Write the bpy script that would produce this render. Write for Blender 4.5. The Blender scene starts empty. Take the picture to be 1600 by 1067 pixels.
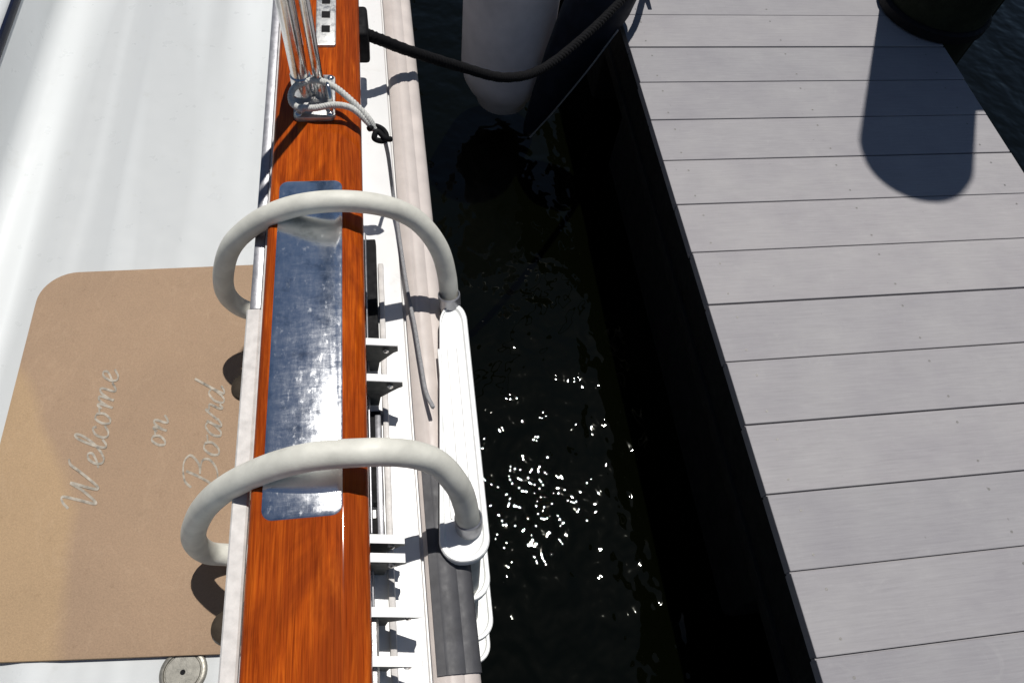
import bpy, bmesh, math, random
from mathutils import Vector, Matrix
random.seed(7)

# ------------------------------------------------------------------ camera, sky, sun, exposure
scene = bpy.context.scene
COL = scene.collection
Fv = Vector((-0.11961132, -0.86294212, 0.49094199))     # world +Y in camera (right, down, forward)
Rv = Vector((0.9887439, -0.05877018, 0.13759202))       # world +X
Dv = Vector((-0.0898812, 0.50187346, 0.86025833))       # world -Z
cam_d = bpy.data.cameras.new('camera')
cam = bpy.data.objects.new('camera', cam_d)
COL.objects.link(cam)
right = Vector((Rv[0], Fv[0], -Dv[0])); down = Vector((Rv[1], Fv[1], -Dv[1])); fwd = Vector((Rv[2], Fv[2], -Dv[2]))
M4 = Matrix((right, -down, -fwd)).transposed().to_4x4()
M4.translation = Vector((0, 0, 1.75))
cam.matrix_world = M4
cam_d.sensor_width = 36; cam_d.lens = 24.75
cam_d.clip_start = 0.02; cam_d.clip_end = 2000
scene.camera = cam

SUN = Vector((0.152, 0.29, 1.0)).normalized()
world = bpy.data.worlds.new('World'); scene.world = world; world.use_nodes = True
nt = world.node_tree
sky = nt.nodes.new('ShaderNodeTexSky'); sky.sky_type = 'NISHITA'; sky.sun_disc = False
sky.sun_elevation = math.asin(SUN.z); sky.sun_rotation = math.atan2(SUN.x, SUN.y)
sky.air_density = 1.0; sky.dust_density = 0.3; sky.ozone_density = 1.5
bg = nt.nodes['Background']; bg.inputs[1].default_value = 0.05
nt.links.new(sky.outputs[0], bg.inputs[0])
sd = bpy.data.lights.new('sun', 'SUN'); sd.energy = 5.0; sd.angle = math.radians(0.53); sd.color = (1, 0.965, 0.91)
so = bpy.data.objects.new('sun', sd); COL.objects.link(so)
so.rotation_euler = SUN.to_track_quat('Z', 'Y').to_euler(); so.location = (2, 4, 12)
vs = scene.view_settings
vs.view_transform = 'Standard'; vs.look = 'None'; vs.exposure = -0.28; vs.gamma = 1.0; vs.use_curve_mapping = False

# ------------------------------------------------------------------ material helpers
def new_mat(name):
    m = bpy.data.materials.new(name); m.use_nodes = True
    return m, m.node_tree, m.node_tree.nodes['Principled BSDF']
def N(t, kind, **kw):
    n = t.nodes.new(kind)
    for k, v in kw.items():
        if hasattr(n, k): setattr(n, k, v)
        else: n.inputs[k].default_value = v
    return n
def coords(t, scale=(1, 1, 1), obj=True, rot=(0, 0, 0)):
    c = N(t, 'ShaderNodeTexCoord'); mp = N(t, 'ShaderNodeMapping')
    mp.inputs['Scale'].default_value = scale; mp.inputs['Rotation'].default_value = rot
    t.links.new(c.outputs['Object' if obj else 'Generated'], mp.inputs[0]); return mp.outputs[0]
def noise(t, vec, scale, detail=4, rough=0.55, dist=0):
    n = N(t, 'ShaderNodeTexNoise'); n.inputs['Scale'].default_value = scale; n.inputs['Detail'].default_value = detail
    n.inputs['Roughness'].default_value = rough; n.inputs['Distortion'].default_value = dist
    t.links.new(vec, n.inputs['Vector']); return n.outputs[0]
def ramp(t, fac, stops, interp='LINEAR'):
    r = N(t, 'ShaderNodeValToRGB'); r.color_ramp.interpolation = interp
    els = r.color_ramp.elements
    while len(els) < len(stops): els.new(0.5)
    for e, (p, c) in zip(els, stops):
        e.position = p; e.color = (*c, 1) if len(c) == 3 else c
    t.links.new(fac, r.inputs[0]); return r.outputs[0]
def mixc(t, fac, a, b, mode='MIX'):
    m = N(t, 'ShaderNodeMix', data_type='RGBA', blend_type=mode)
    for sock, v in ((m.inputs[0], fac), (m.inputs[6], a), (m.inputs[7], b)):
        if hasattr(v, 'is_output'): t.links.new(v, sock)
        elif isinstance(v, tuple): sock.default_value = (*v, 1)
        else: sock.default_value = v
    return m.outputs[2]
def math_(t, op, a, b):
    m = N(t, 'ShaderNodeMath', operation=op)
    for s, v in ((m.inputs[0], a), (m.inputs[1], b)):
        if hasattr(v, 'is_output'): t.links.new(v, s)
        else: s.default_value = v
    return m.outputs[0]
def bump(t, b, h, strength, dist=0.001):
    n = N(t, 'ShaderNodeBump'); n.inputs['Strength'].default_value = strength; n.inputs['Distance'].default_value = dist
    t.links.new(h, n.inputs['Height']); t.links.new(n.outputs[0], b.inputs['Normal']); return n
def simple(name, col, rough=0.5, metal=0.0, var=0.12, scale=40, bmp=0.15, coat=0.0, dist=0.0006):
    m, t, b = new_mat(name)
    v = coords(t); n = noise(t, v, scale, 5)
    c = ramp(t, n, [(0.3, tuple(x * (1 - var) for x in col)), (0.7, tuple(min(1, x * (1 + var)) for x in col))])
    t.links.new(c, b.inputs['Base Color'])
    r = ramp(t, noise(t, v, scale * 1.7, 3), [(0.3, (rough * 0.8,) * 3), (0.7, (min(1, rough * 1.2),) * 3)])
    t.links.new(r, b.inputs['Roughness'])
    b.inputs['Metallic'].default_value = metal
    b.inputs['Coat Weight'].default_value = coat; b.inputs['Coat Roughness'].default_value = 0.1
    if max(col) < 0.05: b.inputs['Specular IOR Level'].default_value = 0.15
    if bmp: bump(t, b, noise(t, v, scale * 6, 4), bmp, dist)
    return m

# --- water
def mat_water():
    m, t, b = new_mat('water')
    b.inputs['Base Color'].default_value = (0.0009, 0.0012, 0.0004, 1)
    b.inputs['Specular Tint'].default_value = (0.86, 0.88, 0.80, 1); b.inputs['Roughness'].default_value = 0.018; b.inputs['IOR'].default_value = 1.33
    v = coords(t)
    v2 = coords(t, (1.0, 0.8, 1), rot=(0.4, 0.3, 0.5))
    v = coords(t, (1, 1, 1), rot=(0.5, -0.35, 1.1))
    h = math_(t, 'ADD', math_(t, 'MULTIPLY', noise(t, v2, 8.5, 2, 0.42, 0.3), 1.0), math_(t, 'MULTIPLY', noise(t, v, 19, 0, 0.4, 0.2), 0.27))
    h = math_(t, 'ADD', h, math_(t, 'MULTIPLY', noise(t, v, 44, 0, 0.4, 0.2), 0.085))
    bump(t, b, h, 1.0, 0.0125)
    return m
# --- varnished teak, grain along Y
def mat_teak():
    m, t, b = new_mat('varnished_teak')
    v = coords(t, (1, 0.06, 1), rot=(0, 0, 0.06)); vf = coords(t, (1, 0.02, 1)); vb = coords(t, (1, 0.25, 1))
    g = noise(t, v, 150, 8, 0.62, 1.2); fine = noise(t, vf, 700, 3, 0.6); big = noise(t, vb, 15, 4, 0.6, 2.2)
    c = ramp(t, g, [(0.22, (0.16, 0.022, 0.0015)), (0.42, (0.34, 0.055, 0.005)), (0.58, (0.46, 0.088, 0.007)), (0.8, (0.62, 0.155, 0.016))])
    c = mixc(t, ramp(t, big, [(0.38, (0, 0, 0)), (0.62, (0.85, 0.85, 0.85))]), c, (0.225, 0.036, 0.005))
    c = mixc(t, 0.55, c, ramp(t, fine, [(0.35, (0.35, 0.27, 0.2)), (0.55, (1, 1, 1))]), 'MULTIPLY')
    t.links.new(c, b.inputs['Base Color'])
    b.inputs['Roughness'].default_value = 0.5; b.inputs['Specular IOR Level'].default_value = 0.0
    b.inputs['Coat Weight'].default_value = 0.42; b.inputs['Coat Roughness'].default_value = 0.05
    bump(t, b, g, 0.05, 0.0006)
    return m
# --- white gelcoat, bands of reflected light painted in as long streaks
def mat_gelcoat(name, base=(0.60, 0.62, 0.625), light_streak=0.16, rough=0.32):
    m, t, b = new_mat(name)
    v = coords(t, (1, 0.06, 0.3)); v1 = coords(t)
    s = noise(t, v, 7, 2, 0.5, 0.2)
    lo = tuple(x * (1 - light_streak) for x in base)
    c = ramp(t, s, [(0.40, lo), (0.50, base), (0.56, tuple(min(1, x * 1.13) for x in base)), (0.62, base)])
    dirt = ramp(t, noise(t, v1, 22, 6, 0.7), [(0.60, (1, 1, 1)), (0.78, (0.86, 0.85, 0.82))])
    c = mixc(t, 0.8, c, dirt, 'MULTIPLY')
    t.links.new(c, b.inputs['Base Color'])
    t.links.new(ramp(t, noise(t, v1, 30, 4), [(0.3, (rough * .8,) * 3), (0.7, (rough * 1.3,) * 3)]), b.inputs['Roughness'])
    bump(t, b, noise(t, v1, 180, 2), 0.05, 0.0005)
    return m
# --- scratched steel plate
def mat_steel(name, col=(0.62, 0.64, 0.66), rough=0.24, scr=0.5, sc=60, fleck=0.0):
    m, t, b = new_mat(name)
    v = coords(t); va = coords(t, (1, 0.2, 1), rot=(0, 0, 0.6)); vb = coords(t, (0.25, 1, 1), rot=(0, 0, 0.35))
    s1 = noise(t, va, sc * 4, 6, 0.75, 0.5); s2 = noise(t, vb, sc * 3, 5, 0.75, 1.0); bl = noise(t, v, sc, 6, 0.72)
    h = math_(t, 'ADD', math_(t, 'ADD', s1, s2), math_(t, 'MULTIPLY', bl, 1.2))
    c = ramp(t, bl, [(0.30, tuple(x * 0.68 for x in col)), (0.46, col), (0.72, tuple(min(1, x * 1.12) for x in col))])
    fl = ramp(t, noise(t, coords(t, (1, 0.55, 1), rot=(0, 0, -0.5)), sc * 3.1, 4, 0.7), [(0.58, (0, 0, 0)), (0.70, (1, 1, 1))])
    t.links.new(c, b.inputs['Base Color']); b.inputs['Metallic'].default_value = 1
    r = ramp(t, math_(t, 'MULTIPLY', h, 0.33), [(0.35, (rough * 0.55,) * 3), (0.65, (min(1, rough * 1.9),) * 3)])
    if fleck:
        r = mixc(t, math_(t, 'MULTIPLY', fl, fleck), r, (0.33, 0.33, 0.33))
    t.links.new(r, b.inputs['Roughness'])
    bump(t, b, h, scr, 0.0012)
    return m
# --- woven mat
def mat_mat():
    m, t, b = new_mat('beige_mat')
    v = coords(t)
    fine = noise(t, v, 420, 3, 0.7); crease = noise(t, coords(t, (1, 0.6, 1), rot=(0, 0, 0.5)), 9, 3, 0.55, 1.5)
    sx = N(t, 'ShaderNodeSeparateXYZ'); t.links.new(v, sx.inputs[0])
    light_patch = math_(t, 'ADD', math_(t, 'ADD', sx.outputs[0], 0.475), math_(t, 'MULTIPLY', math_(t, 'MAXIMUM', math_(t, 'SUBTRACT', sx.outputs[1], 0.36), 0.0), 0.55))
    light_patch = math_(t, 'ADD', math_(t, 'MULTIPLY', light_patch, 8.0), math_(t, 'MULTIPLY', noise(t, v, 5, 2), 0.5))
    c = ramp(t, light_patch, [(0.10, (0.395, 0.278, 0.170)), (0.26, (0.338, 0.238, 0.162))])  # patch of light on the left side painted into the mat colour
    c = mixc(t, 0.6, c, ramp(t, noise(t, v, 6, 3, 0.6), [(0.3, (0.90, 0.90, 0.90)), (0.7, (1.08, 1.07, 1.05))]), 'MULTIPLY')
    dirt = ramp(t, noise(t, v, 38, 6, 0.75), [(0.58, (1, 1, 1)), (0.76, (0.74, 0.72, 0.70))])
    c = mixc(t, 0.7, c, dirt, 'MULTIPLY')
    c = mixc(t, 0.5, c, ramp(t, fine, [(0.3, (0.72, 0.72, 0.72)), (0.7, (1.15, 1.12, 1.1))]), 'MULTIPLY')
    cr = ramp(t, crease, [(0.485, (0, 0, 0)), (0.5, (1, 1, 1)), (0.515, (0, 0, 0))])
    c = mixc(t, math_(t, 'MULTIPLY', cr, 0.06), c, (0.62, 0.47, 0.33))
    t.links.new(c, b.inputs['Base Color']); b.inputs['Roughness'].default_value = 0.95
    b.inputs['Specular IOR Level'].default_value = 0.15
    bump(t, b, math_(t, 'ADD', fine, math_(t, 'MULTIPLY', crease, 3)), 0.4, 0.0012)
    return m
# --- grey composite plank, grain along X
def mat_plank():
    m, t, b = new_mat('grey_composite')
    oi = N(t, 'ShaderNodeObjectInfo')
    c0 = N(t, 'ShaderNodeTexCoord'); off = N(t, 'ShaderNodeVectorMath', operation='ADD')
    cmb = N(t, 'ShaderNodeCombineXYZ')
    t.links.new(math_(t, 'MULTIPLY', oi.outputs['Random'], 37.0), cmb.inputs[0]); t.links.new(math_(t, 'MULTIPLY', oi.outputs['Random'], 91.0), cmb.inputs[1])
    t.links.new(c0.outputs['Object'], off.inputs[0]); t.links.new(cmb.outputs[0], off.inputs[1])
    mp = N(t, 'ShaderNodeMapping'); mp.inputs['Scale'].default_value = (0.05, 1, 1); t.links.new(off.outputs[0], mp.inputs[0])
    g = noise(t, mp.outputs[0], 260, 5, 0.7, 0.6); bl = noise(t, off.outputs[0], 6, 4, 0.6); sp = noise(t, off.outputs[0], 75, 3, 0.5)
    c = ramp(t, g, [(0.3, (0.275, 0.268, 0.278)), (0.7, (0.325, 0.318, 0.328))])
    c = mixc(t, 0.75, c, ramp(t, bl, [(0.3, (0.88, 0.87, 0.89)), (0.7, (1.08, 1.08, 1.06))]), 'MULTIPLY')
    tint = ramp(t, oi.outputs['Random'], [(0, (0.90, 0.90, 0.915)), (1, (1.07, 1.055, 1.05))])
    c = mixc(t, 1.0, c, tint, 'MULTIPLY')
    spot = ramp(t, sp, [(0.735, (0, 0, 0)), (0.755, (1, 1, 1))])
    c = mixc(t, math_(t, 'MULTIPLY', spot, 0.4), c, (0.13, 0.125, 0.12))
    scuff = ramp(t, noise(t, off.outputs[0], 16, 7, 0.78, 1.0), [(0.57, (0, 0, 0)), (0.72, (1, 1, 1))])
    c = mixc(t, math_(t, 'MULTIPLY', scuff, 0.22), c, (0.40, 0.395, 0.39))
    t.links.new(c, b.inputs['Base Color']); b.inputs['Roughness'].default_value = 0.75
    b.inputs['Specular IOR Level'].default_value = 0.3
    bump(t, b, g, 0.35, 0.0008)
    return m

MW = mat_water(); MT = mat_teak(); MG = mat_gelcoat('white_gelcoat'); MST = mat_steel('scratched_steel', (0.93, 0.95, 0.97), rough=0.115, scr=0.06, sc=42, fleck=0.6)
MHULL = mat_gelcoat('hull_gelcoat', (0.74, 0.74, 0.735), 0.05)
MPOL = mat_steel('polished_steel', (0.72, 0.71, 0.70), 0.12, 0.05, 90)
MBR = mat_steel('cast_steel', (0.50, 0.50, 0.49), 0.34, 0.25, 120)
MBRSHADE = simple('shaded_bracket', (0.085, 0.088, 0.082), 0.55, 0.3, 0.25, 90, 0.2)  # dark tone paints the shade on the bracket faces
MSHADE = simple('shade_grey', (0.058, 0.058, 0.064), 0.6, 0, 0.2, 40, 0.2)  # dark tone for the shade laid over the rub rail
MFILL = simple('dull_filler', (0.26, 0.25, 0.22), 0.45, 0.6, 0.2, 120, 0.2)
MMAT = mat_mat(); MPL = mat_plank()
MHOOP = simple('offwhite_tube', (0.635, 0.625, 0.56), 0.58, 0, 0.15, 30, 0.3)
MTREAD = simple('white_plastic', (0.80, 0.81, 0.80), 0.42, 0, 0.05, 60, 0.1)
MRUB = simple('pale_rub_rail', (0.53, 0.475, 0.445), 0.5, 0, 0.10, 25, 0.15)
MBLK = simple('black_rubber', (0.008, 0.008, 0.009), 0.7, 0, 0.2, 60, 0.3)
MROPE = simple('black_rope', (0.006, 0.006, 0.007), 0.85, 0, 0.3, 300, 0.6, dist=0.002)
MCORD = simple('grey_cord', (0.28, 0.28, 0.29), 0.8, 0, 0.2, 300, 0.5, dist=0.001)
MWROPE = simple('pale_rope', (0.58, 0.58, 0.55), 0.8, 0, 0.2, 350, 0.6, dist=0.001)
MSTRIP = simple('white_strip', (0.58, 0.555, 0.535), 0.5, 0, 0.14, 90, 0.2)
MALU = simple('grey_aluminium', (0.33, 0.33, 0.35), 0.38, 0.7, 0.12, 80, 0.15)
MDARK = simple('dark_bronze', (0.045, 0.035, 0.025), 0.55, 0.2, 0.25, 70, 0.3)
MFEN = simple('white_vinyl', (0.86, 0.77, 0.76), 0.6, 0, 0.10, 14, 0.1)
MNAVY = simple('navy_vinyl', (0.008, 0.011, 0.020), 0.6, 0, 0.3, 30, 0.2)
MLET = simple('letter_print', (0.325, 0.290, 0.240), 0.9, 0, 0.45, 110, 0.4, dist=0.001)
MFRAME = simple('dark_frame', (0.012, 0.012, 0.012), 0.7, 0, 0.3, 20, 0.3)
MPILE = simple('weathered_pile', (0.014, 0.017, 0.009), 0.85, 0, 0.4, 18, 0.6, dist=0.004)
MGLASS = simple('dark_window', (0.012, 0.016, 0.035), 0.12, 0, 0.2, 20, 0)
MSCREW = simple('screw_head', (0.17, 0.165, 0.16), 0.5, 0.6, 0.2, 200, 0.2)

# ------------------------------------------------------------------ mesh helpers
def mesh_obj(name, verts, faces, mat, parent=None, smooth=False, angle=None):
    me = bpy.data.meshes.new(name); me.from_pydata([tuple(v) for v in verts], [], faces)
    bm = bmesh.new(); bm.from_mesh(me); bmesh.ops.recalc_face_normals(bm, faces=bm.faces); bm.to_mesh(me); bm.free()
    me.materials.append(mat)
    if smooth: me.polygons.foreach_set('use_smooth', [True] * len(me.polygons))
    if angle is not None:
        me.polygons.foreach_set('use_smooth', [True] * len(me.polygons)); me.set_sharp_from_angle(angle=math.radians(angle))
    o = bpy.data.objects.new(name, me); COL.objects.link(o)
    if parent: o.parent = parent
    return o
def empty(name, loc=(0, 0, 0)):
    o = bpy.data.objects.new(name, None); o.empty_display_size = 0.1; o.location = loc; COL.objects.link(o); return o
def tag(o, label=None, cat=None, group=None, kind=None):
    for k, v in (('label', label), ('category', cat), ('group', group), ('kind', kind)):
        if v: o[k] = v
    return o
def put(o, root):
    """parent o to a root that sits away from the origin, keeping o's world-space vertices in place"""
    o.parent = root; o.matrix_parent_inverse = Matrix.Translation(-root.location); return o
def catmull(pts, n=8):
    P = [Vector(p) for p in pts]; P = [2 * P[0] - P[1]] + P + [2 * P[-1] - P[-2]]; out = []
    for i in range(1, len(P) - 2):
        a, b, c, d = P[i - 1:i + 3]
        for k in range(n):
            t = k / n
            out.append(0.5 * ((2 * b) + (c - a) * t + (2 * a - 5 * b + 4 * c - d) * t * t + (3 * b - a - 3 * c + d) * t ** 3))
    out.append(P[-2]); return out
def tube_geo(path, r, seg=14, cap=True):
    V = []; Fc = []; n = len(path)
    rr = r if callable(r) else (lambda s: r)
    T = [(path[min(i + 1, n - 1)] - path[max(i - 1, 0)]).normalized() for i in range(n)]
    up = Vector((0, 0, 1)) if abs(T[0].z) < 0.9 else Vector((1, 0, 0))
    nrm = (up - up.dot(T[0]) * T[0]).normalized()
    for i in range(n):
        nrm = (nrm - nrm.dot(T[i]) * T[i]).normalized(); bi = T[i].cross(nrm); q = rr(i / (n - 1))
        for k in range(seg):
            a = 2 * math.pi * k / seg
            V.append(path[i] + q * (math.cos(a) * nrm + math.sin(a) * bi))
    for i in range(n - 1):
        for k in range(seg):
            Fc.append((i * seg + k, i * seg + (k + 1) % seg, (i + 1) * seg + (k + 1) % seg, (i + 1) * seg + k))
    if cap: Fc.append(tuple(range(seg))); Fc.append(tuple(range((n - 1) * seg, n * seg)))
    return V, Fc
def tube(name, pts, r, mat, parent=None, seg=14, sub=8):
    V, Fc = tube_geo(catmull(pts, sub), r, seg); return mesh_obj(name, V, Fc, mat, parent, angle=50)
def strands(name, pts, r, mat, parent=None, turns=20, k=3, sub=10, seg=7):
    """laid rope: k helical strands round a centre line"""
    path = catmull(pts, sub); n = len(path)
    fine = []
    for i in range(n - 1):
        for j in range(4): fine.append(path[i].lerp(path[i + 1], j / 4))
    fine.append(path[-1]); n = len(fine); V = []; Fc = []
    T = [(fine[min(i + 1, n - 1)] - fine[max(i - 1, 0)]).normalized() for i in range(n)]
    up = Vector((0, 0, 1)) if abs(T[0].z) < 0.9 else Vector((1, 0, 0)); nr = (up - up.dot(T[0]) * T[0]).normalized(); Ns = []
    for i in range(n):
        nr = (nr - nr.dot(T[i]) * T[i]).normalized(); Ns.append(nr.copy())
    for s in range(k):
        p = []
        for i in range(n):
            a = 2 * math.pi * (turns * i / n + s / k); p.append(fine[i] + r * 0.5 * (math.cos(a) * Ns[i] + math.sin(a) * T[i].cross(Ns[i])))
        v, f = tube_geo(p, r * 0.56, seg); o = len(V); V += v; Fc += [tuple(x + o for x in q) for q in f]
    return mesh_obj(name, V, Fc, mat, parent, smooth=True)
def box_geo(x0, x1, y0, y1, z0, z1):
    V = [(x, y, z) for z in (z0, z1) for y in (y0, y1) for x in (x0, x1)]
    return V, [(0, 1, 3, 2), (4, 6, 7, 5), (0, 4, 5, 1), (2, 3, 7, 6), (0, 2, 6, 4), (1, 5, 7, 3)]
def box(name, dims, mat, parent=None, bev=0.002, seg=2):
    V, Fc = box_geo(*dims); o = mesh_obj(name, V, Fc, mat, parent)
    if bev:
        bm = bmesh.new(); bm.from_mesh(o.data)
        bmesh.ops.bevel(bm, geom=list(bm.edges), offset=bev, segments=seg, profile=0.5, affect='EDGES')
        bm.to_mesh(o.data); bm.free(); o.data.polygons.foreach_set('use_smooth', [True] * len(o.data.polygons)); o.data.set_sharp_from_angle(angle=math.radians(40))
    return o
def extrude_y(name, prof, ys, mat, parent=None, xoff=None, closed=True, angle=35):
    """profile of (x, z) points swept along Y at the stations ys; xoff(y) slides it sideways"""
    f = xoff or (lambda y: 0.0); V = []; Fc = []; m = len(prof)
    for y in ys: V += [(x + f(y), y, z) for x, z in prof]
    for i in range(len(ys) - 1):
        for k in range(m if closed else m - 1):
            Fc.append((i * m + k, i * m + (k + 1) % m, (i + 1) * m + (k + 1) % m, (i + 1) * m + k))
    if closed: Fc.append(tuple(range(m))); Fc.append(tuple(range((len(ys) - 1) * m, len(ys) * m)))
    return mesh_obj(name, V, Fc, mat, parent, angle=angle)
def lathe(name, prof, centre, mat, parent=None, seg=32, axis=None, angle=40):
    """profile of (r, h) turned round an axis (default +Z) at centre"""
    q = Vector((0, 0, 1)).rotation_difference(Vector(axis).normalized()) if axis else None
    V = []; Fc = []; m = len(prof)
    for k in range(seg):
        a = 2 * math.pi * k / seg
        for r, h in prof:
            p = Vector((r * math.cos(a), r * math.sin(a), h))
            if q: p = q @ p
            V.append(p + Vector(centre))
    for k in range(seg):
        for i in range(m - 1): Fc.append((k * m + i, ((k + 1) % seg) * m + i, ((k + 1) % seg) * m + i + 1, k * m + i + 1))
    o = mesh_obj(name, V, Fc, mat, parent, angle=angle)
    bm = bmesh.new(); bm.from_mesh(o.data); bmesh.ops.remove_doubles(bm, verts=bm.verts, dist=1e-5); bmesh.ops.recalc_face_normals(bm, faces=bm.faces); bm.to_mesh(o.data); bm.free()
    o.data.set_sharp_from_angle(angle=math.radians(angle)); return o
def stadium(x0, x1, y0, y1, r, n=8):
    pts = []
    for cx, cy, a0 in ((x1 - r, y1 - r, 0), (x0 + r, y1 - r, 90), (x0 + r, y0 + r, 180), (x1 - r, y0 + r, 270)):
        for k in range(n + 1):
            a = math.radians(a0 + 90 * k / n); pts.append((cx + r * math.cos(a), cy + r * math.sin(a)))
    return pts
def slab(name, outline, z0, z1, mat, parent=None, bev=0.0, angle=40):
    m = len(outline); levels = [(0.0, z0)]
    if bev: levels += [(0.0, z1 - bev), (bev * 0.35, z1 - bev * 0.25), (bev, z1)]
    else: levels += [(0.0, z1)]
    cx = sum(p[0] for p in outline) / m; cy = sum(p[1] for p in outline) / m
    hx = max(abs(p[0] - cx) for p in outline); hy = max(abs(p[1] - cy) for p in outline)
    V = []; Fc = []
    for ins, z in levels: V += [(cx + (x - cx) * (1 - ins / hx), cy + (y - cy) * (1 - ins / hy), z) for x, y in outline]
    for l in range(len(levels) - 1):
        for k in range(m): Fc.append((l * m + k, l * m + (k + 1) % m, (l + 1) * m + (k + 1) % m, (l + 1) * m + k))
    Fc.append(tuple(range(m))); Fc.append(tuple(range((len(levels) - 1) * m, len(levels) * m)))
    return mesh_obj(name, V, Fc, mat, parent, angle=angle)
def arc(cx, cz, r, a0, a1, n=5):
    return [(cx + r * math.cos(math.radians(a0 + (a1 - a0) * k / n)), cz + r * math.sin(math.radians(a0 + (a1 - a0) * k / n))) for k in range(n + 1)]

# ------------------------------------------------------------------ water
w = mesh_obj('water', [(-300, -300, 0), (300, -300, 0), (300, 300, 0), (-300, 300, 0)], [(0, 1, 2, 3)], MW)
tag(w, kind='structure')

# ------------------------------------------------------------------ the sailboat
boat = empty('sailboat', (-0.6, 0.6, 0.0))
tag(boat, 'white sailboat deck edge with a varnished teak cap rail and stainless fittings', 'boat')
def B(o): return put(o, boat)
YS = [-2.6 + 0.4 * i for i in range(20)]
XO = lambda y: -0.017 * (y - 0.55)
hull_prof = ([(-0.160, 0.660), (-0.160, 0.986), (-0.076, 0.986), (-0.076, 0.862)] + arc(-0.070, 0.861, 0.006, 180, 270, 3)
             + [(-0.014, 0.852), (-0.012, 0.846), (-0.008, 0.846), (0.020, 0.800), (0.018, 0.60), (0.0, 0.25), (-0.06, -0.05), (-0.3, -0.4), (-2.2, -0.4), (-2.5, 0.3), (-2.52, 0.60), (-1.3, 0.60), (-0.3, 0.63)])
B(extrude_y('hull', hull_prof, YS, MHULL, None, XO))
# side deck with a shallow moulded waterway, then the coaming
deck_prof = ([(-0.158, 0.64), (-0.158, 0.703), (-0.19, 0.700), (-0.475, 0.7005), (-0.500, 0.704), (-0.525, 0.704), (-0.550, 0.6990), (-0.575, 0.6990), (-0.602, 0.7040), (-0.632, 0.7040), (-0.663, 0.698), (-0.685, 0.698)]
             + arc(-0.690, 0.731, 0.033, 270, 180, 6) + [(-0.730, 0.81)] + arc(-0.756, 0.815, 0.024, 0, 90, 5) + [(-0.82, 0.840), (-1.35, 0.852), (-1.35, 0.64)])
B(extrude_y('deck', deck_prof, YS, MG, None, None))
B(box('coaming_strip', (-0.737, -0.7275, 0.6, 4.5, 0.803, 0.822), MGLASS, None, 0.002))
# teak cap rail
cap_prof = (arc(-0.171, 0.994, 0.007, 270, 180, 3) + arc(-0.170, 1.012, 0.008, 180, 90, 4) + [(-0.084, 1.0205)] + [(-0.078, 1.0195), (-0.066, 1.0125)] + arc(-0.066, 1.004, 0.008, 60, 0, 3) + arc(-0.065, 0.994, 0.007, 0, -90, 3))
cap_rail = B(extrude_y('cap_rail', cap_prof, YS, MT))
tag(cap_rail, label='glossy orange-brown varnished teak cap rail')
# stainless wear plate let into the cap rail
plate_root = B(slab('wear_plate', stadium(-0.1655, -0.082, 0.222, 0.682, 0.012), 1.0190, 1.0228, MST, None, bev=0.0036))
tag(plate_root, label='scratched stainless steel plate let into the cap rail')
def sub_of(o, part):
    """sub-part whose vertices are in world space, under a part whose own matrix is identity in world space"""
    o.parent = part; return o
# rub rail
rub_prof = [(-0.009, 0.790), (-0.009, 0.855)] + [(-0.004, 0.859), (0.006, 0.8605), (0.010, 0.8585), (0.013, 0.8590), (0.024, 0.855), (0.027, 0.852), (0.030, 0.8515)] + arc(0.030, 0.835, 0.0165, 75, -90, 8) + [(0.020, 0.79)]
B(extrude_y('rub_rail', rub_prof, YS, MRUB, None, XO))
shade_prof = [(x * 1.0 + (0.002 if x > 0.01 else 0), z + 0.003) for x, z in rub_prof[2:-1]]
B(extrude_y('rail_shade', shade_prof + [(0.012, 0.826), (-0.004, 0.845)], [0.075, 0.13, 0.2, 0.26, 0.325], MSHADE, None, XO))  # added dark strip, stands in for the shade on the rail by the ladder
# black gasket and thin track beside the cap rail
for y0, y1 in ((0.50, 0.70), (0.28, 0.408), (0.235, 0.262)):
    B(box('gasket', (-0.070, -0.050, y0, y1, 0.850, 0.870), MBLK, None, 0.002))
B(box('track', (-0.0655, -0.0635, 0.10, 0.70, 0.8690, 0.884), MALU, None, 0.0006))
B(box('track', (-0.048, -0.040, 0.06, 0.66, 0.850, 0.861), MSTRIP, None, 0.002))
# gusset brackets: thin plates across the gutter, shaded face and lit top edge painted in
def bracket(y, x1, z1=0.935, web=True, skew=0.006):
    x0 = -0.0745; t = 0.0024
    out = [(x0, 0.856), (x0 + 0.022, 0.858), (x0 + 0.026, 0.884), (x1 - 0.006, z1 - 0.022), (x1, z1 - 0.017), (x1, z1), (x0, z1)]
    V = [(x, y - t - skew * (x - x0) / 0.05, z) for x, z in out] + [(x, y + t - skew * (x - x0) / 0.05, z) for x, z in out]; m = len(out)
    Fc = [tuple(range(m)), tuple(range(m, 2 * m))] + [(k, (k + 1) % m, m + (k + 1) % m, m + k) for k in range(m)]
    o = B(mesh_obj('bracket', V, Fc, MBRSHADE))
    fl = mesh_obj('lit_edge', *box_geo(x0, x1, y - 0.0050, y + 0.0050, z1 - 0.0004, z1 + 0.0020), MTREAD); sub_of(fl, o)
    for v in fl.data.vertices: v.co.y -= skew * (v.co.x - x0) / 0.05
    bl = lathe('bolt', [(0, 0.006), (0.0025, 0.0055), (0.0042, 0.004), (0.0045, 0)], (x1 - 0.016, y - t - 0.004, z1 - 0.013), MPOL, None, 12, axis=(0, -1, 0)); sub_of(bl, o)
    return o
for y, x1 in ((0.479, -0.022), (0.426, -0.018), (0.220, -0.024), (0.199, -0.024), (0.141, -0.008), (0.092, -0.011)): bracket(y, x1)
B(box('bracket_bar', (-0.066, -0.058, 0.03, 0.145, 0.895, 0.925), MBR, None, 0.002))
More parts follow.
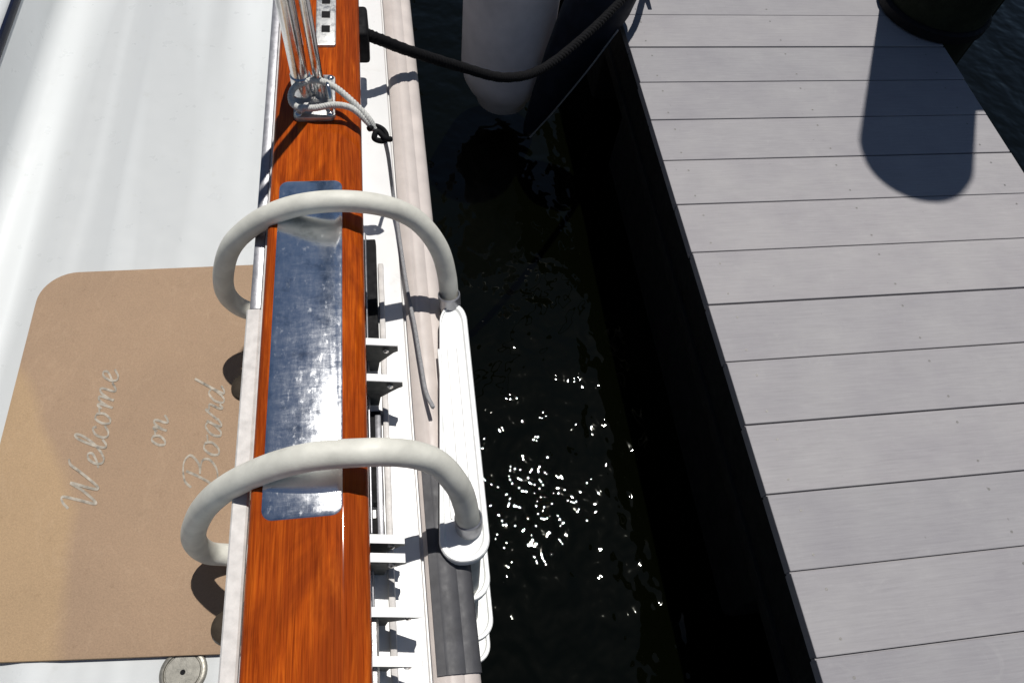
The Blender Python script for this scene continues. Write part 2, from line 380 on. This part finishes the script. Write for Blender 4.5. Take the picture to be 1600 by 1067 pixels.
B(box('bracket_bar', (-0.058, -0.050, 0.222, 0.40, 0.862, 0.875), MALU, None, 0.002))
# white inner strip on dark round feet and the grey track beyond
B(extrude_y('inner_strip', [(-0.2025, 0.985), (-0.2025, 0.990), (-0.2005, 0.992), (-0.187, 0.992), (-0.185, 0.990), (-0.185, 0.985)], [-2.6 + 0.31 * i for i in range(11)], MSTRIP))
B(box('grey_track', (-0.200, -0.1865, 0.503, 4.8, 0.978, 0.988), MALU, None, 0.002))
B(box('edge_trim', (-0.1855, -0.1802, 0.30, 4.8, 0.980, 0.992), MSTRIP, None, 0.0015))
for y in (0.409, 0.136, -0.14):
    f = B(lathe('strip_foot', [(0, 0.004), (0.012, 0.004), (0.017, 0.002), (0.0185, -0.003), (0.017, -0.008), (0.010, -0.010), (0.009, -0.262), (0, -0.262)], (-0.2035, y, 0.962), MDARK, None, 24))
    f.scale = (1, 1, 1)
# deck filler cap
fc = B(lathe('deck_filler', [(0, 0.0035), (0.0215, 0.0035), (0.0225, 0.0022), (0.0235, 0.0022), (0.0245, 0.0045), (0.0275, 0.0045), (0.0295, 0.003), (0.030, 0)], (-0.3240, 0.1305, 0.7005), MFILL, None, 40))
sub_of(lathe('key_socket', [(0, 0.0004), (0.0030, 0.0004), (0.0034, 0)], (-0.3240, 0.1305, 0.7041), MBLK, None, 14), fc)
# stanchion on its base
st = B(slab('stanchion_base', stadium(-0.150, -0.092, 0.795, 0.885, 0.008), 1.0195, 1.0275, MBR, None, bev=0.002))
for x, y, q in ((-0.137, 0.848, 1.3), (-0.112, 0.842, 0.75)): sub_of(lathe('socket', [(0.0130 * q, 0), (0.0130 * q, 0.004), (0.0115 * q, 0.007), (0.0112 * q, 0.03), (0.0096 * q, 0.032)], (x, y, 1.0272), MPOL, None, 24), st)
sub_of(tube('post', [(-0.137, 0.848, 1.027), (-0.1375, 0.849, 1.3), (-0.139, 0.851, 1.62)], 0.0125, MPOL, None, 20), st)
sub_of(tube('post', [(-0.112, 0.842, 1.027), (-0.1125, 0.843, 1.3), (-0.114, 0.845, 1.62)], 0.0072, MPOL, None, 20), st)
sub_of(tube('shadow_rod', [(-0.150, 0.884, 1.027), (-0.148, 0.882, 1.09), (-0.143, 0.866, 1.16), (-0.138, 0.851, 1.20)], 0.0060, MPOL, None, 12), st)  # rod added to widen the stanchion's shadow on the teak
sub_of(tube('eye', [(-0.104, 0.835, 1.026), (-0.102, 0.835, 1.050), (-0.098, 0.822, 1.060), (-0.096, 0.810, 1.048), (-0.098, 0.806, 1.026)], 0.0032, MPOL, None, 10), st)
for x, y in ((-0.143, 0.803), (-0.099, 0.803), (-0.143, 0.877), (-0.099, 0.877)):
    sub_of(lathe('bolt', [(0, 0.0035), (0.003, 0.003), (0.0050, 0.0012), (0.0055, 0)], (x, y, 1.0274), MPOL, None, 12), st)
lp = B(slab('latch_plate', stadium(-0.123, -0.092, 0.955, 1.16, 0.004), 1.0195, 1.0245, MBR, None, bev=0.0015))
for y in (0.985, 1.02, 1.055): sub_of(box('slot', (-0.114, -0.101, y, y + 0.016, 1.0242, 1.0252), MBLK, None, 0.0004, 1), lp)
# black fairlead for the mooring line
fl = B(box('fairlead', (-0.074, -0.046, 1.035, 1.11, 0.925, 0.985), MBLK, None, 0.006, 3))

# ------------------------------------------------------------------ dock
dock = empty('dock', (1.13, 1.0, 0.5))
tag(dock, 'narrow finger dock of pale grey composite planks beside dark water', 'dock')
DX0, DX1, PITCH, Y00 = 0.643, 1.615, 0.14315, 0.0605
pv, pf = box_geo(0, DX1 - DX0, 0.0016, PITCH - 0.0016, -0.025, 0)
pm = mesh_obj('plank', pv, pf, MPL); bm = bmesh.new(); bm.from_mesh(pm.data)
bmesh.ops.bevel(bm, geom=list(bm.edges), offset=0.0016, segments=2, profile=0.5, affect='EDGES')
for y0, y1 in ((PITCH - 0.002, PITCH + 0.0010), ):
    tv, tf = box_geo(0.001, DX1 - DX0 - 0.001, y0, y1, -0.020, -0.0055)
    bv = [bm.verts.new(v) for v in tv]
    for f in tf: bm.faces.new([bv[i] for i in f])
bm.to_mesh(pm.data); bm.free()
sv = []; sf = []
for x in (0.055, 0.46, 0.90):
    for y in (0.030, 0.113):
        o = len(sv); jx, jy = random.uniform(-.006, .006), random.uniform(-.006, .006)
        sv += [(x + jx + 0.0027 * math.cos(a * math.pi / 4), y + jy + 0.0027 * math.sin(a * math.pi / 4), 0.0004) for a in range(8)]; sf.append(tuple(range(o, o + 8)))
sm = mesh_obj('screws', sv, sf, MSCREW); first = True
for k in range(-15, 28):
    p = pm if first else pm.copy(); s = sm if first else sm.copy()
    if not first: COL.objects.link(p); COL.objects.link(s)
    first = False
    p.parent = dock; p.location = (DX0 + random.uniform(-.002, .002) - 1.13, Y00 + k * PITCH - 1.0, random.uniform(-.0008, .0008)); p.rotation_euler.z = random.uniform(-.0015, .0015)
    s.parent = p; s['kind'] = 'stuff'
def D_(o): return put(o, dock)
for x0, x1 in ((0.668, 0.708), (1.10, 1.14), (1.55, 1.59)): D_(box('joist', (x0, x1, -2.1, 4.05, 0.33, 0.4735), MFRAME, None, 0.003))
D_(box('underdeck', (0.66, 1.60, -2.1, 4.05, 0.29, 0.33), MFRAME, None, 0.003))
for y in (-1.6, 0.2, 2.0): D_(box('float', (0.70, 1.56, y, y + 1.5, -0.25, 0.29), MFRAME, None, 0.02))

# pile whose shadow falls on the planks
PX, PY = 1.648, 1.805
pile = empty('mooring_pile', (PX, PY, -2.0))
tag(pile, 'dark weathered round mooring pile at the far dock edge', 'pile')
put(lathe('shaft', [(0, -2.0), (0.160, -2.0), (0.155, 0.5), (0.152, 2.55), (0.141, 2.65), (0.112, 2.74), (0.062, 2.795), (0, 2.81)], (PX, PY, 0), MPILE, None, 40, angle=60), pile)
put(box('rub_board', (PX + 0.115, PX + 0.182, PY - 0.05, PY + 0.05, 0.1, 1.86), MPILE, None, 0.006), pile)
put(lathe('collar', [(0.157, 0.0), (0.168, 0.004), (0.170, 0.03), (0.162, 0.036), (0.156, 0.036)], (PX, PY, 0.501), MBLK, None, 40), pile)

# ------------------------------------------------------------------ boarding ladder
lad = empty('boarding_ladder', (0.03, 0.39, 0.5))
tag(lad, 'white boarding ladder hooked over the rail with two thick tube hoops', 'ladder')
def L_(o): return put(o, lad)
far = [(-0.214, 0.62, 0.797), (-0.242, 0.621, 0.801), (-0.263, 0.622, 0.822), (-0.27, 0.622, 0.86), (-0.258, 0.622, 0.914), (-0.232, 0.622, 0.97), (-0.189, 0.622, 1.014), (-0.14, 0.622, 1.04), (-0.084, 0.622, 1.047), (-0.028, 0.622, 1.035), (0.013, 0.622, 1.004), (0.041, 0.613, 0.957), (0.053, 0.599, 0.907), (0.056, 0.578, 0.855), (0.06, 0.56, 0.78), (0.066, 0.53, 0.5), (0.076, 0.505, 0.2), (0.082, 0.495, 0.05)]
near = [(-0.235, 0.266, 0.728), (-0.27, 0.27, 0.731), (-0.293, 0.27, 0.757), (-0.291, 0.272, 0.821), (-0.256, 0.274, 0.914), (-0.213, 0.274, 0.984), (-0.163, 0.274, 1.032), (-0.114, 0.274, 1.058), (-0.063, 0.274, 1.06), (-0.018, 0.274, 1.049), (0.015, 0.273, 1.018), (0.037, 0.262, 0.978), (0.048, 0.252, 0.933), (0.053, 0.24, 0.885), (0.058, 0.232, 0.8), (0.066, 0.205, 0.5), (0.08, 0.19, 0.2), (0.085, 0.18, 0.05)]
L_(tube('side_rail', far, 0.0141, MHOOP, None, 20, 8)); L_(tube('side_rail', near, 0.0149, MHOOP, None, 20, 8))
for (x, y, z), (ux, uy, uz), hh, r in (((0.0535, 0.241, 0.886), (-0.06, 0.15, 1.0), 0.014, 0.0172), ((0.0555, 0.578, 0.874), (-0.05, 0.19, 1.0), 0.012, 0.0164)):
    L_(lathe('sleeve', [(r - 0.002, -hh), (r, -hh + 0.0015), (r, hh - 0.0015), (r - 0.002, hh)], (x, y, z), MALU, None, 24, axis=(ux, uy, uz)))
def tread(x0, x1, y0, y1, z, taper=0.0, d=0.008):
    out = [(x + taper * max(0, (y - y0) / (y1 - y0) - 0.45) * (x1 - x), y) for x, y in stadium(x0, x1, y0, y1, (x1 - x0) * 0.46, 8)]; m = len(out); cx, cy = (x0 + x1) / 2, (y0 + y1) / 2
    hx, hy = (x1 - x0) / 2, (y1 - y0) / 2
    V = []; Fc = []
    lv = [(0.0, z - 0.016), (0.0, z - 0.002), (0.0015, z), (0.006, z), (0.0075, z - 0.002), (0.0085, z - d)]
    for ins, zz in lv: V += [(cx + (x - cx) * (1 - ins / hx), cy + (y - cy) * (1 - ins / hy), zz) for x, y in out]
    for l in range(len(lv) - 1):
        for k in range(m): Fc.append((l * m + k, l * m + (k + 1) % m, (l + 1) * m + (k + 1) % m, (l + 1) * m + k))
    Fc.append(tuple(range(m))); Fc.append(tuple(range((len(lv) - 1) * m, len(lv) * m)))
    o = L_(mesh_obj('tread', V, Fc, MTREAD, None, angle=40))
    for j in range(3):
        xx = x0 + 0.018 + (x1 - x0 - 0.036) * j / 2
        sub_of(box('grip_rib', (xx - 0.0016, xx + 0.0016, y0 + 0.055, y1 - 0.075, z - d - 0.0005, z - d + 0.002), MTREAD, None, 0.0008, 1), o)
    return o
tread(0.016, 0.079, 0.196, 0.572, 0.872, 0.75, 0.003)
tread(0.022, 0.094, 0.190, 0.555, 0.64)
tread(0.034, 0.108, 0.157, 0.535, 0.45)
tread(0.040, 0.114, 0.140, 0.520, 0.25)

# ------------------------------------------------------------------ door mat with its lettering
mat_o = slab('door_mat', [(x, y - (0.075 * (x + 0.57) if y < 0.4 else 0.0)) for x, y in stadium(-0.6156, -0.186, 0.1681, 0.7808, 0.057, 10)], 0.7045, 0.7100, MMAT, None, bev=0.002)
mat_o['label'] = 'beige welcome mat with pale script lettering on the white deck'; mat_o['category'] = 'mat'
G = {
 'W': (2.05, [[(-.1, 1.55), (.1, 1.95), (.32, 2.0), (.38, 1.2), (.42, .1), (.55, .15), (.85, 1.0), (1.0, 1.7), (1.02, .6), (1.08, .05), (1.25, .25), (1.6, 1.3), (1.78, 1.9), (2.0, 2.05)]]),
 'e': (.72, [[(-.05, .25), (.25, .45), (.5, .75), (.42, 1.0), (.2, .9), (.1, .45), (.2, .08), (.42, .02), (.72, .3)]]),
 'l': (.55, [[(-.05, .25), (.25, .8), (.45, 1.6), (.4, 2.0), (.24, 1.7), (.16, .7), (.2, .1), (.35, .02), (.55, .3)]]),
 'c': (.66, [[(.5, .8), (.38, 1.0), (.15, .8), (.08, .4), (.18, .06), (.4, .02), (.66, .3)]]),
 'o': (.80, [[(.42, .95), (.2, .95), (.08, .5), (.18, .06), (.4, .08), (.55, .5), (.45, .92), (.5, .78), (.8, .85)]]),
 'm': (1.35, [[(-.05, .7), (.08, .98), (.16, .8), (.14, .02)], [(.14, .3), (.3, .85), (.46, 1.0), (.54, .8), (.52, .02)], [(.52, .3), (.7, .85), (.88, 1.0), (.96, .8), (.96, .15), (1.08, .02), (1.35, .3)]]),
 'n': (.95, [[(-.05, .7), (.08, .98), (.16, .8), (.14, .02)], [(.14, .3), (.3, .85), (.48, 1.0), (.56, .8), (.56, .15), (.68, .02), (.95, .3)]]),
 'B': (1.25, [[(.35, 1.9), (.30, 1.0), (.15, .05), (-.1, .1)], [(-.2, 1.5), (.0, 1.95), (.6, 2.1), (1.0, 1.75), (.8, 1.2), (.42, 1.05)], [(.42, 1.05), (.95, 1.0), (1.1, .55), (.8, .05), (.3, .0), (.05, .25)]]),
 'a': (.80, [[(.52, .9), (.3, 1.0), (.08, .6), (.12, .08), (.32, .05), (.52, .6), (.55, .95), (.5, .2), (.6, .02), (.8, .3)]]),
 'r': (.62, [[(-.05, .3), (.1, .8), (.2, 1.1), (.25, .9), (.48, .88), (.44, .3), (.5, .05), (.62, .25)]]),
 'd': (.82, [[(.52, .9), (.3, 1.0), (.08, .6), (.12, .08), (.32, .05), (.52, .6), (.72, 2.0), (.52, .3), (.6, .02), (.82, .25)]]),
}
def word(text, base_x, y0, sx, sz):
    V = []; Fc = []; cur = 0.0
    for ch in text:
        wd, strokes = G[ch]
        for s in strokes:
            p = catmull([(x, y, 0) for x, y in s], 6)
            for hl, dx in ((0.00135, 0.0), ):
                L = []; R = []
                q = [Vector((base_x - v.y * sz, y0 + (cur + v.x + 0.28 * v.y) * sx, 0.7104 + 1.5e-5 * jj)) for jj, v in enumerate(p)]
                for i in range(len(q)):
                    tn = (q[min(i + 1, len(q) - 1)] - q[max(i - 1, 0)]).normalized(); nr = Vector((-tn.y, tn.x, 0))
                    wgt = hl * (0.75 + 0.75 * abs(tn.x)); L.append(q[i] + nr * wgt); R.append(q[i] - nr * wgt)
                o = len(V); m = len(q); V += L + R + [v - Vector((0, 0, .0008)) for v in L + R]
                for i in range(m - 1):
                    Fc.append((o + i, o + i + 1, o + m + i + 1, o + m + i)); Fc.append((o + i, o + i + 1, o + 2 * m + i + 1, o + 2 * m + i)); Fc.append((o + m + i, o + m + i + 1, o + 3 * m + i + 1, o + 3 * m + i))
        cur += wd
    return mesh_obj('lettering', V, Fc, MLET, mat_o)
word('Welcome', -0.4645, 0.3517, 0.0337, 0.0238)
word('on', -0.3805, 0.4446, 0.0299, 0.0210)
word('Board', -0.3008, 0.3705, 0.0398, 0.0238)

# ------------------------------------------------------------------ fenders, lines
fen = empty('white_fender', (0.345, 1.90, 0.1))
tag(fen, 'pale grey-white cylindrical fender hanging between hull and dock', 'fender')
fp = [(0, 0.06), (0.03, 0.06), (0.05, 0.075), (0.085, 0.098)] + [(0.142 * math.sin(math.radians(a)), 0.245 - 0.150 * math.cos(math.radians(a))) for a in (40, 55, 70, 82, 90)] + [(0.143, 0.50), (0.142, 0.80)] + [(0.142 * math.cos(math.radians(a)), 0.80 + 0.12 * math.sin(math.radians(a))) for a in (15, 35, 55, 70)] + [(0.035, 0.925), (0.03, 0.97), (0, 0.975)]
put(lathe('body', fp, (0.345, 1.90, 0), MFEN, None, 40, angle=50), fen)
put(strands('hanging_line', [(0.345, 1.90, 0.96), (0.20, 1.90, 1.02), (0.0, 1.90, 1.045), (-0.09, 1.90, 1.032), (-0.185, 1.90, 1.03), (-0.215, 1.90, 0.95)], 0.006, MWROPE, None, 25), fen)

nav = empty('navy_fender', (0.62, 1.74, 0.5))
tag(nav, 'dark navy tapered fender leaning on the dock edge over the water', 'fender')
a = Vector((0.405, 1.725, 0.10)); b = Vector((0.600, 1.755, 0.66)); ax = (b - a).normalized(); ln = (b - a).length
put(lathe('body', [(0, 0), (0.012, 0.004), (0.022, 0.03), (0.045, 0.14), (0.070, 0.29), (0.086, 0.42), (0.092, 0.50), (0.086, 0.56), (0.062, 0.61), (0.03, 0.63), (0, 0.632)], a, MNAVY, None, 32, axis=ax, angle=60), nav)
put(tube('edge_cord', [a + Vector((0.012, -0.016, 0.0)), a + ax * 0.14 + Vector((0.030, -0.040, 0.0)), a + ax * 0.30 + Vector((0.046, -0.062, 0)), a + ax * 0.45 + Vector((0.060, -0.072, 0))], 0.0028, MCORD, None, 8), nav)
c0 = a + ax * 0.56 + Vector((0.01, -0.085, 0.02))
put(tube('ring', [c0 + Vector((0.018 * math.cos(t), 0.006 * math.sin(t), 0.016 * math.sin(t))) for t in [i * math.pi / 6 for i in range(12)]], 0.003, MALU, None, 8, 4), nav)

ml = strands('mooring_line', [(-0.12, 1.076, 0.955), (-0.06, 1.072, 0.958), (-0.03, 1.075, 0.945), (0.023, 1.102, 0.90), (0.124, 1.164, 0.815), (0.222, 1.205, 0.755), (0.322, 1.285, 0.715), (0.46, 1.44, 0.695), (0.60, 1.62, 0.672), (0.685, 1.74, 0.60), (0.735, 1.86, 0.548)], 0.0102, MROPE, None, 60)
tag(ml, 'black mooring rope sagging from the rail across the water to the dock', 'rope')
ck = empty('dock_cleat', (0.75, 1.93, 0.5)); tag(ck, 'dark cleat on the dock edge holding the black mooring rope', 'cleat')
put(box('base', (0.722, 0.778, 1.86, 2.0, 0.5008, 0.512), MBLK, None, 0.004), ck)
for y in (1.90, 1.96): put(lathe('leg', [(0.011, 0), (0.009, 0.02), (0.010, 0.042)], (0.75, y, 0.511), MBLK, None, 14), ck)
put(tube('horn', [(0.75, 1.82, 0.562), (0.75, 1.87, 0.557), (0.75, 1.93, 0.555), (0.75, 1.99, 0.557), (0.75, 2.04, 0.562)], lambda s: 0.011 - 0.005 * abs(2 * s - 1), MBLK, None, 14), ck)

# gate lanyard: pale wire loop on the stanchion, black shackle, thin cord led down to the ladder
gl = empty('gate_lanyard', (-0.10, 0.82, 1.03)); tag(gl, 'pale rope lanyard looped from the stanchion base over the teak rail', 'rope')
put(strands('loop', [(-0.135, 0.800, 1.036), (-0.150, 0.812, 1.040), (-0.146, 0.832, 1.048), (-0.118, 0.838, 1.056), (-0.092, 0.826, 1.056), (-0.068, 0.806, 1.048), (-0.046, 0.788, 1.032), (-0.038, 0.780, 1.018)], 0.0045, MWROPE, None, 16), gl)
put(strands('loop', [(-0.140, 0.806, 1.036), (-0.118, 0.800, 1.040), (-0.090, 0.800, 1.045), (-0.066, 0.795, 1.042), (-0.046, 0.784, 1.026), (-0.040, 0.782, 1.016)], 0.0045, MWROPE, None, 14), gl)
put(tube('shackle', [(-0.046, 0.775, 1.023), (-0.038, 0.783, 1.021), (-0.027, 0.783, 1.015), (-0.022, 0.776, 1.009), (-0.028, 0.769, 1.006), (-0.039, 0.769, 1.011), (-0.034, 0.777, 1.017), (-0.024, 0.770, 1.010), (-0.016, 0.774, 1.004)], 0.0042, MBLK, None, 8), gl)
tc = strands('thin_cord', [(-0.024, 0.768, 1.004), (-0.022, 0.790, 0.950), (-0.020, 0.785, 0.890), (-0.016, 0.745, 0.868), (-0.012, 0.690, 0.865), (-0.005, 0.600, 0.867), (0.002, 0.540, 0.871), (0.008, 0.470, 0.872), (0.012, 0.430, 0.872), (0.020, 0.40, 0.884)], 0.0030, MCORD, None, 60)
tag(tc, 'thin grey cord running from the black shackle down to the ladder', 'cord')
